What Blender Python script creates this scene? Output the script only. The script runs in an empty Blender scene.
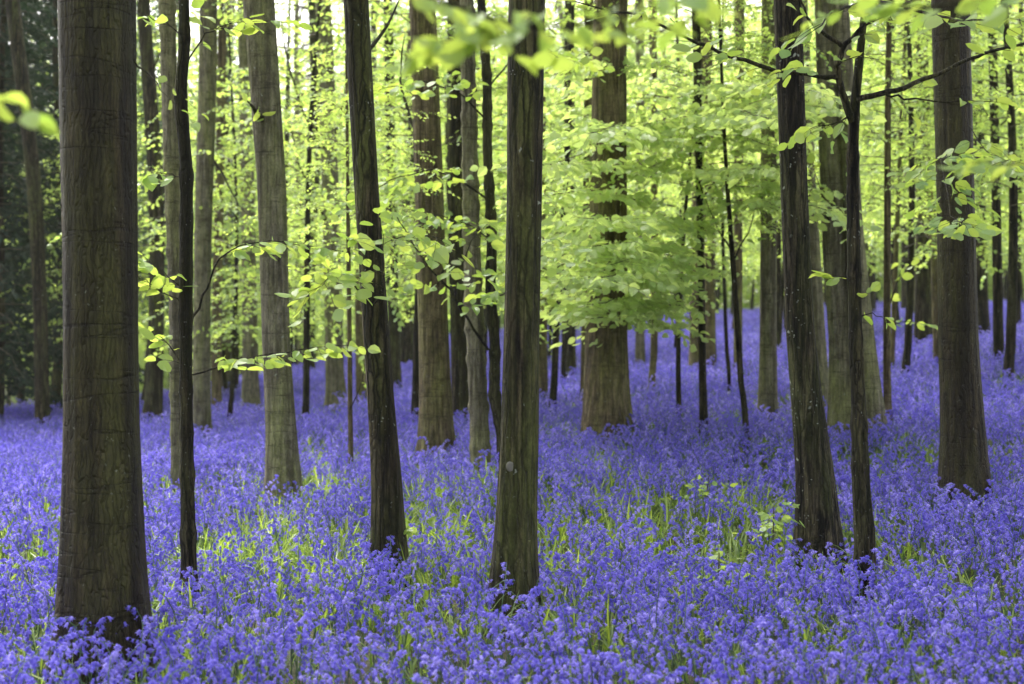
import bpy, math, random
import numpy as np
from mathutils import Vector, Euler

random.seed(7)
RNG = np.random.default_rng(11)
scene = bpy.context.scene
COL = scene.collection
W, H = 1024, 684
FX = W * 50.0 / 36.0            # focal length in pixels
CAM_H = 1.4
FOCUS = 7.4

# ------------------------------------------------------------------ terrain
def sstep(a, b, x):
    t = np.clip((x - a) / (b - a), 0, 1)
    return t * t * (3 - 2 * t)

def ground(x, y):
    x = np.asarray(x, float); y = np.asarray(y, float)
    z = 0.030 * np.clip(y - 8, 0, 62)
    z = z + 1.3 * np.tanh(x / 13.0) * sstep(4, 22, y)
    z = z - 0.062 * np.clip(y - 30, 0, 45) * sstep(-5, -11, x)
    z = z + 0.035 * np.sin(x * 1.3 + 0.4 * y) * np.cos(y * 0.9 - 0.3 * x)
    return z

def gz(x, y):
    return float(ground(x, y))

def base_at(px, py, lift=0.2):
    """the point of the wood where a trunk with this foot stands"""
    dx = (px - W / 2) / FX; dz = (H / 2 - py) / FX
    y = 3.0
    while y < 90:
        if CAM_H + dz * y < gz(dx * y, y) + lift:
            return Vector((dx * y, y, gz(dx * y, y)))
        y += 0.05
    return Vector((dx * 80, 80, gz(dx * 80, 80)))

def pt(px, py, y):
    return Vector(((px - W / 2) / FX * y, y, CAM_H + (H / 2 - py) / FX * y))

# ------------------------------------------------------------------ mesh builder
class MB:
    def __init__(self):
        self.v = []; self.q = []; self.t = []; self.n = 0; self.tone = []
    def add(self, v, quads=None, tris=None, tone=None):
        v = np.asarray(v, np.float32).reshape(-1, 3)
        self.v.append(v)
        if quads is not None and len(quads): self.q.append(np.asarray(quads, np.int64) + self.n)
        if tris is not None and len(tris): self.t.append(np.asarray(tris, np.int64) + self.n)
        if tone is None: tone = np.full(len(v), 0.5)
        self.tone.append(np.asarray(tone, np.float32))
        self.n += len(v)
    def mesh(self, name, mats, smooth=True):
        me = bpy.data.meshes.new(name)
        v = np.concatenate(self.v)
        q = np.concatenate(self.q) if self.q else np.zeros((0, 4), np.int64)
        t = np.concatenate(self.t) if self.t else np.zeros((0, 3), np.int64)
        me.vertices.add(len(v)); me.vertices.foreach_set('co', v.ravel())
        nl = len(q) * 4 + len(t) * 3
        me.loops.add(nl)
        me.loops.foreach_set('vertex_index', np.concatenate([q.ravel(), t.ravel()]).astype(np.int32))
        me.polygons.add(len(q) + len(t))
        ls = np.concatenate([np.arange(len(q)) * 4, len(q) * 4 + np.arange(len(t)) * 3]).astype(np.int32)
        me.polygons.foreach_set('loop_start', ls)
        me.polygons.foreach_set('use_smooth', np.full(len(q) + len(t), smooth))
        at = me.attributes.new('tone', 'FLOAT', 'POINT')
        at.data.foreach_set('value', np.concatenate(self.tone))
        me.update(calc_edges=True)
        for m in (mats if isinstance(mats, list) else [mats]): me.materials.append(m)
        return me

def link(name, data, parent=None, loc=None):
    o = bpy.data.objects.new(name, data); COL.objects.link(o)
    if parent is not None: o.parent = parent
    if loc is not None: o.location = loc
    return o

def thing(name, label, cat, loc=(0, 0, 0), group=None, rz=0.0, s=1.0):
    o = bpy.data.objects.new(name, None); COL.objects.link(o)
    o.empty_display_size = 0.2
    o.location = loc; o.rotation_euler = (0, 0, rz); o.scale = (s, s, s)
    o['label'] = label; o['category'] = cat
    if group: o['group'] = group
    return o

def copy_tree(root, loc, rz, s, label, group):
    r = root.copy(); COL.objects.link(r)
    r.location = loc; r.rotation_euler = (0, 0, rz); r.scale = (s, s, s)
    r['label'] = label; r['group'] = group
    for ch in root.children:
        c = ch.copy(); COL.objects.link(c); c.parent = r
        for g in ch.children:
            d = g.copy(); COL.objects.link(d); d.parent = c
    return r

def tube(mb, pts, radii, n=6, tone=0.5, cap=True):
    pts = np.asarray(pts, float); k = len(pts)
    tang = np.gradient(pts, axis=0); tang /= np.linalg.norm(tang, axis=1, keepdims=True) + 1e-9
    ref = np.array([0, 0, 1.0]) if abs(tang[0][2]) < 0.8 else np.array([1.0, 0, 0])
    u = np.cross(tang, ref); u /= np.linalg.norm(u, axis=1, keepdims=True) + 1e-9
    w = np.cross(tang, u)
    a = np.arange(n) / n * 2 * math.pi
    r = np.asarray(radii, float).reshape(-1, 1, 1)
    ring = pts[:, None, :] + r * (np.cos(a)[None, :, None] * u[:, None, :] + np.sin(a)[None, :, None] * w[:, None, :])
    i = np.arange(k - 1)[:, None] * n; j = np.arange(n)[None, :]; j2 = (j + 1) % n
    q = np.stack([i + j, i + j2, i + n + j2, i + n + j], -1).reshape(-1, 4)
    mb.add(ring.reshape(-1, 3), q, tone=np.full(k * n, tone))

LU = np.array([0, .28, .68, 1.0, .68, .28])
LV = np.array([0, .36, .27, 0, -.27, -.36])
LW = np.array([0, .06, .02, -.10, .02, .06])
LU9 = np.array([0, .16, .46, .80, 1.0, .80, .46, .16, .5])
LV9 = np.array([0, .24, .36, .23, 0, -.23, -.36, -.24, 0])
LW9 = np.array([0, .05, .07, .01, -.12, .01, .07, .05, -.01])
def leaves(mb, P, D, N, S, rng, tone=None, fine=False):
    """ovate folded leaves: base point, direction, face normal, length"""
    P = np.asarray(P, float); D = np.asarray(D, float); N = np.asarray(N, float); S = np.asarray(S, float)
    D = D / (np.linalg.norm(D, axis=1, keepdims=True) + 1e-9)
    B = np.cross(N, D); B /= np.linalg.norm(B, axis=1, keepdims=True) + 1e-9
    N = np.cross(D, B)
    fold = rng.uniform(-1, 2.2, len(P))[:, None, None]
    lu, lv, lw = (LU9, LV9, LW9) if fine else (LU, LV, LW)
    k = len(lu)
    wd = rng.uniform(.85, 1.2, len(P))[:, None, None]; side = rng.normal(0, .10, len(P))[:, None, None]
    v = P[:, None, :] + S[:, None, None] * (lu[None, :, None] * D[:, None, :] + (wd * lv[None, :, None] + side * lu[None, :, None] ** 2) * B[:, None, :]
                                           + fold * lw[None, :, None] * N[:, None, :])
    b = np.arange(len(P))[:, None] * k
    if fine: q = np.concatenate([b + np.array([x]) for x in ([0, 7, 6, 8], [8, 6, 5, 4], [0, 8, 2, 1], [8, 4, 3, 2])])
    else: q = np.concatenate([b + np.array([[0, 5, 4, 3]]), b + np.array([[0, 3, 2, 1]])])
    if tone is None: tone = rng.random(len(P))
    mb.add(v.reshape(-1, 3), q, tone=np.repeat(tone, k))

class Foliage:
    """collects wood tubes and leaves of one branch, bough or crown"""
    def __init__(self, rng):
        self.rng = rng; self.wood = MB(); self.P = []; self.D = []; self.N = []; self.S = []; self.T = []
    def twig(self, p, d, L, leaf, step, r=0.003, droop=0.25, sides=3, flat=1.0, anchor=None):
        rng = self.rng
        n = max(3, int(L / step))
        d = np.array(d, float); d /= np.linalg.norm(d) + 1e-9
        s = np.linspace(0, 1, n + 1)
        bend = rng.normal(0, .12, 3)
        pts = p + d[None] * (s * L)[:, None] + bend[None] * (s ** 2 * L)[:, None]
        pts[:, 2] -= droop * L * s ** 2
        kk = np.linspace(0, n, 4).astype(int)
        n0 = self.wood.n
        tube(self.wood, pts[kk], np.linspace(r, r * .35, 4), sides)
        if anchor is not None: self.wood.t.append(np.array([[anchor, n0, n0 + 1]], np.int64))
        side = np.cross(d, [0, 0, 1.0]); side /= np.linalg.norm(side) + 1e-9
        for i in range(1, n + 1):
            if rng.random() < .12: continue
            sg = 1 if i % 2 else -1
            dd = d * rng.uniform(.45, .9) + side * sg * rng.uniform(.5, 1.0) + np.array([0, 0, rng.uniform(-.95, .12)])
            if i == n: dd = d + np.array([0, 0, -.2])
            self.P.append(pts[i]); self.D.append(dd)
            self.N.append(np.array([0, 0, 1.0]) + rng.normal(0, .55 * flat, 3))
            self.S.append(leaf * rng.uniform(.6, 1.15)); self.T.append(rng.random())
    def bough(self, pts, r0, leaf, step=.05, every=.16, tl=(.25, .7), start=.15, droop=.25, sides=5, flat=1.0, r1=.25):
        """a limb along pts with side twigs alternating left and right in a nearly level plane"""
        rng = self.rng
        pts = np.asarray(pts, float)
        seg = np.linalg.norm(np.diff(pts, axis=0), axis=1); cum = np.concatenate([[0], np.cumsum(seg)]); L = cum[-1]
        b0 = self.wood.n
        tube(self.wood, pts, np.linspace(r0, r0 * r1, len(pts)), sides)
        s = start * L; k = 0
        while s < L:
            i = min(np.searchsorted(cum, s) - 1, len(seg) - 1); i = max(i, 0)
            f = (s - cum[i]) / (seg[i] + 1e-9)
            p = pts[i] * (1 - f) + pts[i + 1] * f
            d = (pts[i + 1] - pts[i]) / (seg[i] + 1e-9)
            side = np.cross(d, [0, 0, 1.0]); side /= np.linalg.norm(side) + 1e-9
            sg = 1 if k % 2 else -1
            dd = d * rng.uniform(.4, 1) + side * sg * rng.uniform(.5, 1.1) + np.array([0, 0, rng.uniform(-.15, .15)])
            u = s / L
            ln = rng.uniform(*tl) * (1.15 - .65 * u)
            self.twig(p, dd, ln, leaf, step, r=max(.0018, r0 * .22), droop=droop, flat=flat, anchor=b0 + (i + int(f > .5)) * sides)
            s += every * rng.uniform(.6, 1.4); k += 1
        d = pts[-1] - pts[-2]
        self.twig(pts[-1], d, rng.uniform(*tl) * .7, leaf, step, r=max(.0018, r0 * r1), droop=droop, flat=flat, anchor=b0 + (len(pts) - 1) * sides)
    def wood_mesh(self, name, mat): return self.wood.mesh(name, mat)
    def leaf_mesh(self, name, mat, fine=False):
        mb = MB(); leaves(mb, self.P, self.D, self.N, self.S, self.rng, np.array(self.T), fine)
        return mb.mesh(name, mat, smooth=False)

# ------------------------------------------------------------------ materials
def new_mat(name):
    m = bpy.data.materials.new(name); m.use_nodes = True
    nt = m.node_tree; nt.nodes.clear()
    return m, nt, nt.nodes.new('ShaderNodeOutputMaterial')
def node(nt, typ, **kw):
    n = nt.nodes.new(typ)
    for k, v in kw.items(): setattr(n, k, v)
    return n
def ramp(nt, fac, stops):
    r = nt.nodes.new('ShaderNodeValToRGB')
    els = r.color_ramp.elements
    while len(els) < len(stops): els.new(.5)
    for e, (p, c) in zip(els, stops):
        e.position = p; e.color = (c[0], c[1], c[2], 1)
    nt.links.new(fac, r.inputs[0]); return r
def mixc(nt, fac, a, b, mode='MIX'):
    m = node(nt, 'ShaderNodeMix', data_type='RGBA', blend_type=mode)
    for s, x in ((m.inputs['Factor'], fac), (m.inputs['A'], a), (m.inputs['B'], b)):
        if hasattr(x, 'is_linked'): nt.links.new(x, s)
        elif isinstance(x, (int, float)): s.default_value = x
        else: s.default_value = (*x, 1)
    return m.outputs['Result']

def leaf_mat(name, refl, trans, gloss=.06):
    """refl / trans: three colours each, young-yellow to deep green"""
    m, nt, out = new_mat(name); L = nt.links
    at = node(nt, 'ShaderNodeAttribute', attribute_name='tone')
    oi = node(nt, 'ShaderNodeObjectInfo')
    mm = node(nt, 'ShaderNodeMath', operation='MULTIPLY_ADD'); mm.inputs[1].default_value = .34; 
    L.new(oi.outputs['Random'], mm.inputs[0])
    m2 = node(nt, 'ShaderNodeMath', operation='MULTIPLY'); m2.inputs[1].default_value = .66
    L.new(at.outputs['Fac'], m2.inputs[0]); L.new(m2.outputs[0], mm.inputs[2])
    ra = ramp(nt, mm.outputs[0], [(0, refl[0]), (.5, refl[1]), (1, refl[2])])
    rb = ramp(nt, mm.outputs[0], [(0, trans[0]), (.5, trans[1]), (1, trans[2])])
    d = node(nt, 'ShaderNodeBsdfDiffuse'); t = node(nt, 'ShaderNodeBsdfTranslucent')
    L.new(ra.outputs[0], d.inputs['Color']); L.new(rb.outputs[0], t.inputs['Color'])
    a = node(nt, 'ShaderNodeAddShader'); L.new(d.outputs[0], a.inputs[0]); L.new(t.outputs[0], a.inputs[1])
    g = node(nt, 'ShaderNodeBsdfGlossy'); g.inputs['Roughness'].default_value = .45
    g.inputs['Color'].default_value = (.8, .8, .8, 1)
    mx = node(nt, 'ShaderNodeMixShader'); mx.inputs[0].default_value = gloss
    L.new(a.outputs[0], mx.inputs[1]); L.new(g.outputs[0], mx.inputs[2])
    L.new(mx.outputs[0], out.inputs[0])
    return m

def bark_mat(name, dark, mid, moss, moss_amt, lichen=.5, scars=0.0, rough=.85, plates=26, fis=1.0, smooth=0.0):
    m, nt, out = new_mat(name); L = nt.links
    tc = node(nt, 'ShaderNodeTexCoord'); oi = node(nt, 'ShaderNodeObjectInfo')
    off = node(nt, 'ShaderNodeVectorMath', operation='SCALE'); off.inputs['Scale'].default_value = 37
    cmb = node(nt, 'ShaderNodeCombineXYZ')
    for i in range(3): L.new(oi.outputs['Random'], cmb.inputs[i])
    L.new(cmb.outputs[0], off.inputs[0])
    add = node(nt, 'ShaderNodeVectorMath', operation='ADD'); L.new(tc.outputs['Object'], add.inputs[0]); L.new(off.outputs[0], add.inputs[1])
    def noise(sc, scale, detail=5, rgh=.6):
        mp = node(nt, 'ShaderNodeMapping'); mp.inputs['Scale'].default_value = sc
        L.new(add.outputs[0], mp.inputs[0])
        n = node(nt, 'ShaderNodeTexNoise'); n.inputs['Scale'].default_value = scale
        n.inputs['Detail'].default_value = detail; n.inputs['Roughness'].default_value = rgh
        L.new(mp.outputs[0], n.inputs['Vector']); return n.outputs['Fac']
    streak = noise((1, 1, .06), 34, 6, .65)       # vertical fissures
    broad = noise((1, 1, .22), 5, 4, .55)         # broad patches of algae
    fine = noise((1, 1, .5), 120, 3, .6)
    c = ramp(nt, streak, [(.40 - .16 * smooth, tuple(x * .45 for x in dark)), (.48 - .10 * smooth, dark), (.60 + .10 * smooth, mid)]).outputs[0]
    mf = ramp(nt, broad, [(.42, (0, 0, 0)), (.66, (1, 1, 1))])
    mv = node(nt, 'ShaderNodeMath', operation='MULTIPLY'); mv.inputs[1].default_value = moss_amt
    L.new(mf.outputs[0], mv.inputs[0])
    c = mixc(nt, mv.outputs[0], c, moss)
    crack = ramp(nt, noise((1, 1, .035), 62, 4, .7), [(.36, (.12 + .5 * smooth,) * 3), (.45, (1, 1, 1))]).outputs[0]
    patch = ramp(nt, noise((1, 1, .16), 3.2, 3, .5), [(.38, (.15, .15, .15)), (.6, (1, 1, 1))]).outputs[0]
    c = mixc(nt, patch, c, mixc(nt, 1.0, c, crack, 'MULTIPLY'))
    blot = ramp(nt, noise((1, 1, .55), 15, 5, .7), [(.35, (.62, .62, .62)), (.68, (1.4, 1.4, 1.4))]).outputs[0]
    c = mixc(nt, 1.0, c, blot, 'MULTIPLY')
    dn = node(nt, 'ShaderNodeTexNoise'); dn.inputs['Scale'].default_value = 9; dn.inputs['Detail'].default_value = 4
    L.new(add.outputs[0], dn.inputs['Vector'])
    dv = node(nt, 'ShaderNodeVectorMath', operation='MULTIPLY_ADD'); dv.inputs[1].default_value = (.045, .045, .12)
    L.new(dn.outputs['Color'], dv.inputs[0]); L.new(add.outputs[0], dv.inputs[2])
    fm = node(nt, 'ShaderNodeMapping'); fm.inputs['Scale'].default_value = (1, 1, .085); L.new(dv.outputs[0], fm.inputs[0])
    fv = node(nt, 'ShaderNodeTexVoronoi', feature='DISTANCE_TO_EDGE'); fv.inputs['Scale'].default_value = plates
    L.new(fm.outputs[0], fv.inputs['Vector'])
    fiss = ramp(nt, fv.outputs['Distance'], [(.0, (.10, .10, .10)), (.05, (.45, .45, .45)), (.14, (1, 1, 1))]).outputs[0]
    fg = ramp(nt, noise((1, 1, .3), 2.6, 3, .5), [(.36, (fis * .25,) * 3), (.62, (fis,) * 3)]).outputs[0]
    c = mixc(nt, fg, c, mixc(nt, 1.0, c, fiss, 'MULTIPLY'))
    wet = ramp(nt, noise((1, 1, .05), 9, 3, .5), [(.52, (0, 0, 0)), (.68, (.75, .75, .75))]).outputs[0]
    c = mixc(nt, wet, c, tuple(x * .6 for x in dark))
    f2 = ramp(nt, fine, [(.3, (.72, .72, .72)), (.7, (1.25, 1.25, 1.25))]).outputs[0]
    c = mixc(nt, 1.0, c, f2, 'MULTIPLY')
    if lichen > 0:                                # small pale lichen spots and a few larger ones
        for sc, th in ((34, .10 + .05 * lichen), (9, .05 + .05 * lichen)):
            vo = node(nt, 'ShaderNodeTexVoronoi'); vo.inputs['Scale'].default_value = sc
            nz = node(nt, 'ShaderNodeTexNoise'); nz.inputs['Scale'].default_value = sc * 1.6; nz.inputs['Detail'].default_value = 3
            L.new(add.outputs[0], nz.inputs['Vector'])
            wv = node(nt, 'ShaderNodeVectorMath', operation='MULTIPLY_ADD'); wv.inputs[1].default_value = (1.1 / sc,) * 3
            L.new(nz.outputs['Color'], wv.inputs[0]); L.new(add.outputs[0], wv.inputs[2]); L.new(wv.outputs[0], vo.inputs['Vector'])
            lt = ramp(nt, vo.outputs['Distance'], [(th * .6, (1, 1, 1)), (th, (0, 0, 0))])
            gate = ramp(nt, noise((1, 1, 1), 4.3 if sc > 20 else 2.7, 2), [(.5, (0, 0, 0)), (.58, (1, 1, 1))])
            mu = node(nt, 'ShaderNodeMath', operation='MULTIPLY')
            L.new(lt.outputs[0], mu.inputs[0]); L.new(gate.outputs[0], mu.inputs[1])
            mu2 = node(nt, 'ShaderNodeMath', operation='MULTIPLY'); mu2.inputs[1].default_value = min(1, .45 + .4 * lichen)
            L.new(mu.outputs[0], mu2.inputs[0])
            c = mixc(nt, mu2.outputs[0], c, (.30, .32, .26))
    h0 = node(nt, 'ShaderNodeMath', operation='ADD'); L.new(streak, h0.inputs[0]); L.new(fiss, h0.inputs[1])
    h = node(nt, 'ShaderNodeMath', operation='MULTIPLY_ADD'); h.inputs[1].default_value = .45
    L.new(fine, h.inputs[0]); L.new(h0.outputs[0], h.inputs[2])
    height = h.outputs[0]
    if scars > 0:                                 # level creases of old beech bark
        sc = noise((.5, .5, 4.6), 2.1, 3, .55)
        line = ramp(nt, sc, [(.555, (0, 0, 0)), (.568, (1, 1, 1)), (.575, (1, 1, 1)), (.59, (0, 0, 0))]).outputs[0]
        lm = node(nt, 'ShaderNodeMath', operation='MULTIPLY'); lm.inputs[1].default_value = .8 * scars
        L.new(line, lm.inputs[0])
        c = mixc(nt, lm.outputs[0], c, tuple(x * .3 for x in dark))
        hs = node(nt, 'ShaderNodeMath', operation='SUBTRACT'); L.new(height, hs.inputs[0]); L.new(lm.outputs[0], hs.inputs[1])
        height = hs.outputs[0]
    bp = node(nt, 'ShaderNodeBump'); bp.inputs['Strength'].default_value = .75; bp.inputs['Distance'].default_value = .014
    L.new(height, bp.inputs['Height'])
    b = node(nt, 'ShaderNodeBsdfPrincipled'); b.inputs['Roughness'].default_value = rough
    b.inputs['Specular IOR Level'].default_value = .25
    L.new(c, b.inputs['Base Color']); L.new(bp.outputs[0], b.inputs['Normal'])
    L.new(b.outputs[0], out.inputs[0])
    return m

def petal_mat(name, a, b_, c_):
    m, nt, out = new_mat(name); L = nt.links
    at = node(nt, 'ShaderNodeAttribute', attribute_name='tone'); oi = node(nt, 'ShaderNodeObjectInfo')
    mm = node(nt, 'ShaderNodeMath', operation='MULTIPLY_ADD'); mm.inputs[1].default_value = .6
    m2 = node(nt, 'ShaderNodeMath', operation='MULTIPLY'); m2.inputs[1].default_value = .4
    L.new(oi.outputs['Random'], mm.inputs[0]); L.new(at.outputs['Fac'], m2.inputs[0]); L.new(m2.outputs[0], mm.inputs[2])
    r = ramp(nt, mm.outputs[0], [(0, a), (.5, b_), (1, c_)])
    d = node(nt, 'ShaderNodeBsdfDiffuse'); t = node(nt, 'ShaderNodeBsdfTranslucent')
    L.new(r.outputs[0], d.inputs['Color']); L.new(r.outputs[0], t.inputs['Color'])
    mx = node(nt, 'ShaderNodeMixShader'); mx.inputs[0].default_value = .25
    L.new(d.outputs[0], mx.inputs[1]); L.new(t.outputs[0], mx.inputs[2]); L.new(mx.outputs[0], out.inputs[0])
    return m

def plain_mat(name, col, rough=.8):
    m, nt, out = new_mat(name)
    b = node(nt, 'ShaderNodeBsdfPrincipled'); b.inputs['Base Color'].default_value = (*col, 1); b.inputs['Roughness'].default_value = rough
    n = node(nt, 'ShaderNodeTexNoise'); n.inputs['Scale'].default_value = 40
    c = mixc(nt, n.outputs['Fac'], tuple(x * .6 for x in col), tuple(min(1, x * 1.4) for x in col))
    nt.links.new(c, b.inputs['Base Color']); nt.links.new(b.outputs[0], out.inputs[0]); return m

M = {}
M['dark'] = bark_mat('bark_dark_damp', (.018, .014, .006), (.100, .081, .043), (.082, .092, .022), .8, .8)
M['freckled'] = bark_mat('bark_dark_freckled', (.016, .013, .007), (.088, .074, .042), (.070, .080, .022), .7, 1.7, plates=32)
M['beech'] = bark_mat('bark_old_beech', (.014, .010, .004), (.060, .046, .020), (.060, .060, .014), .85, .4, scars=.55, rough=.6, plates=60, fis=.12, smooth=.45)
M['grey'] = bark_mat('bark_grey_green', (.085, .076, .046), (.255, .235, .155), (.205, .215, .080), .8, .7, scars=.6, plates=24, fis=.16, smooth=1.0)
M['brown'] = bark_mat('bark_brown', (.062, .047, .024), (.225, .180, .100), (.180, .176, .055), .8, .5, scars=.5, plates=22, fis=.3, smooth=.8)
M['sap'] = bark_mat('bark_sapling', (.014, .011, .006), (.072, .059, .032), (.060, .066, .018), .6, .8, plates=40)
M['twig'] = plain_mat('bark_twig', (.075, .062, .034))
M['leaf'] = leaf_mat('leaf_fresh_beech', [(.125, .19, .045), (.105, .175, .036), (.065, .135, .028)],
                     [(.32, .37, .06), (.265, .335, .048), (.17, .26, .035)], gloss=.06)
M['leaf_far'] = leaf_mat('leaf_beech_high', [(.125, .185, .05), (.11, .175, .042), (.08, .145, .036)],
                     [(.305, .365, .075), (.255, .335, .06), (.185, .275, .045)], gloss=.05)
M['leaf_pale'] = leaf_mat('leaf_brightened', [(.19, .25, .09), (.17, .235, .075), (.135, .20, .06)],  # leaf cloud's copy of the beech leaf, its glow put into paler colours
                     [(.425, .49, .14), (.385, .465, .12), (.315, .41, .10)], gloss=.06)
M['needle'] = leaf_mat('needle_dark', [(.008, .018, .010), (.012, .026, .013), (.018, .034, .015)],
                       [(.004, .008, .003), (.005, .01, .004), (.008, .013, .005)], gloss=.02)
M['holly'] = leaf_mat('leaf_evergreen_dark', [(.02, .05, .02), (.03, .07, .03), (.045, .085, .04)],
                       [(.01, .03, .008), (.015, .035, .01), (.02, .04, .012)], gloss=.12)
M['grass'] = leaf_mat('leaf_bluebell_blade', [(.13, .185, .03), (.085, .14, .02), (.034, .08, .014)],
                      [(.23, .29, .03), (.14, .21, .022), (.05, .10, .013)], gloss=.08)
M['stem'] = leaf_mat('bluebell_stem', [(.08, .14, .05), (.07, .12, .05), (.06, .09, .07)],
                     [(.04, .08, .02), (.03, .06, .02), (.03, .05, .02)], gloss=.05)
M['petal'] = petal_mat('bluebell_petal', (.135, .115, .55), (.25, .21, .73), (.49, .43, .89))

def ground_mat():
    m, nt, out = new_mat('woodland_floor'); L = nt.links
    tc = node(nt, 'ShaderNodeTexCoord')
    n1 = node(nt, 'ShaderNodeTexNoise'); n1.inputs['Scale'].default_value = 1.3; n1.inputs['Detail'].default_value = 6
    n2 = node(nt, 'ShaderNodeTexNoise'); n2.inputs['Scale'].default_value = 28; n2.inputs['Detail'].default_value = 4
    v = node(nt, 'ShaderNodeTexVoronoi'); v.inputs['Scale'].default_value = 17
    for n in (n1, n2, v): L.new(tc.outputs['Object'], n.inputs['Vector'])
    litter = ramp(nt, v.outputs['Color'], [(0, (.03, .02, .012)), (.5, (.07, .045, .025)), (1, (.12, .08, .045))]).outputs[0]
    mould = ramp(nt, n2.outputs['Fac'], [(.3, (.015, .014, .008)), (.7, (.05, .045, .02))]).outputs[0]
    f = ramp(nt, n1.outputs['Fac'], [(.4, (0, 0, 0)), (.6, (1, 1, 1))]).outputs[0]
    c = mixc(nt, f, litter, mould)
    g = mixc(nt, .35, c, (.03, .06, .012))
    b = node(nt, 'ShaderNodeBsdfPrincipled'); b.inputs['Roughness'].default_value = .95
    bp = node(nt, 'ShaderNodeBump'); bp.inputs['Distance'].default_value = .02; L.new(n2.outputs['Fac'], bp.inputs['Height'])
    L.new(g, b.inputs['Base Color']); L.new(bp.outputs[0], b.inputs['Normal']); L.new(b.outputs[0], out.inputs[0])
    return m
M['ground'] = ground_mat()
M['scar'] = plain_mat('bark_scar', (.14, .135, .10))

# ------------------------------------------------------------------ ground sheet
def build_ground():
    xs = np.concatenate([np.linspace(-400, -45, 22), np.linspace(-40, 40, 161), np.linspace(45, 400, 22)])
    ys = np.concatenate([np.linspace(-300, -12, 18), np.linspace(-10, 80, 181), np.linspace(90, 500, 24)])
    X, Y = np.meshgrid(xs, ys)
    Z = ground(X, Y)
    v = np.stack([X, Y, Z], -1).reshape(-1, 3)
    nx = len(xs); i = np.arange(len(ys) - 1)[:, None] * nx; j = np.arange(nx - 1)[None]
    q = np.stack([i + j, i + j + 1, i + nx + j + 1, i + nx + j], -1).reshape(-1, 4)
    mb = MB(); mb.add(v, q)
    o = link('ground', mb.mesh('ground', M['ground'])); o['kind'] = 'structure'
build_ground()

# ------------------------------------------------------------------ trunks
def trunk_mesh(name, P, R, mat, rng, near=False, flare=.4):
    """P: centre line from below ground upwards (local), R: radii"""
    P = np.asarray(P, float); R = np.asarray(R, float)
    h = P[:, 2]
    zs = [h[0]]
    while zs[-1] < h[-1]:
        z = zs[-1]; zs.append(z + (.04 if near and (z < .5 or (R[0] < .09 and z < 4)) else .05 if near and z < 4.5 else .12 if z < .6 else .45))
    zs = np.minimum(np.array(zs), h[-1])
    c = np.stack([np.interp(zs, h, P[:, 0]), np.interp(zs, h, P[:, 1]), zs], -1)
    if len(P) > 3:                                # smooth out the corners of the traced line
        for _ in range(6):
            c[1:-1, :2] = .25 * c[:-2, :2] + .5 * c[1:-1, :2] + .25 * c[2:, :2]
    r = np.interp(zs, h, R)
    for _ in range(3): r[1:-1] = .25 * r[:-2] + .5 * r[1:-1] + .25 * r[2:]
    if near and r[0] < .09:
        for kz in np.arange(.3, zs[-1], .23):
            k0 = kz + rng.uniform(-.1, .1); r = r * (1 + rng.uniform(.05, .28) * np.exp(-((zs - k0) / .035) ** 2))
    n = 64 if near else 16
    a = np.arange(n) / n * 2 * math.pi
    A, Z = np.meshgrid(a, zs)
    ph = rng.uniform(0, 6.28, 8)
    k1, k2 = rng.integers(4, 7), rng.integers(7, 11)
    lobes = (.5 * np.cos(k1 * A + ph[0]) + .3 * np.cos((k1 - 2) * A + ph[1]) + .2 * np.cos(k2 * A + ph[7]))
    hh = np.clip(Z - 0.0, 0, None)
    fl = flare * np.exp(-hh / (.20 + r[0] * .6)) * (1 + .5 * lobes)
    wob = .030 * np.cos(2 * A + ph[2] + .5 * Z) + .022 * np.cos(3 * A + ph[3] - .35 * Z) + .014 * np.cos(5 * A + ph[4] + .6 * Z) \
        + .012 * np.sin(2.3 * Z + ph[5] + A) + .010 * np.cos(9 * A + ph[6] + .3 * np.sin(1.3 * Z))
    if near:                                      # bark relief: wandering ribs and dents
        for k, am in ((13, .008), (19, .007), (27, .006)):
            p_ = rng.uniform(0, 6.28, 3); wob = wob + am * np.cos(k * A + p_[0] + 1.4 * np.sin(1.1 * Z + p_[1]) + .8 * np.sin(3.1 * Z + p_[2]))
        for _ in range(26):
            a0, z0 = rng.uniform(0, 6.28), rng.uniform(0, 6); da = np.angle(np.exp(1j * (A - a0)))
            wob = wob + rng.uniform(-.02, .035) * np.exp(-(da / rng.uniform(.12, .4)) ** 2 - ((Z - z0) / rng.uniform(.03, .12)) ** 2)
    rr = r[:, None] * (1 + fl + wob)
    V = np.stack([c[:, 0:1] + rr * np.cos(A), c[:, 1:2] + rr * np.sin(A), Z], -1)
    m = len(zs)
    i = np.arange(m - 1)[:, None] * n; j = np.arange(n)[None]; j2 = (j + 1) % n
    q = np.stack([i + j, i + j2, i + n + j2, i + n + j], -1).reshape(-1, 4)
    mb = MB(); mb.add(V.reshape(-1, 3), q)
    return mb.mesh(name, mat)

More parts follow.
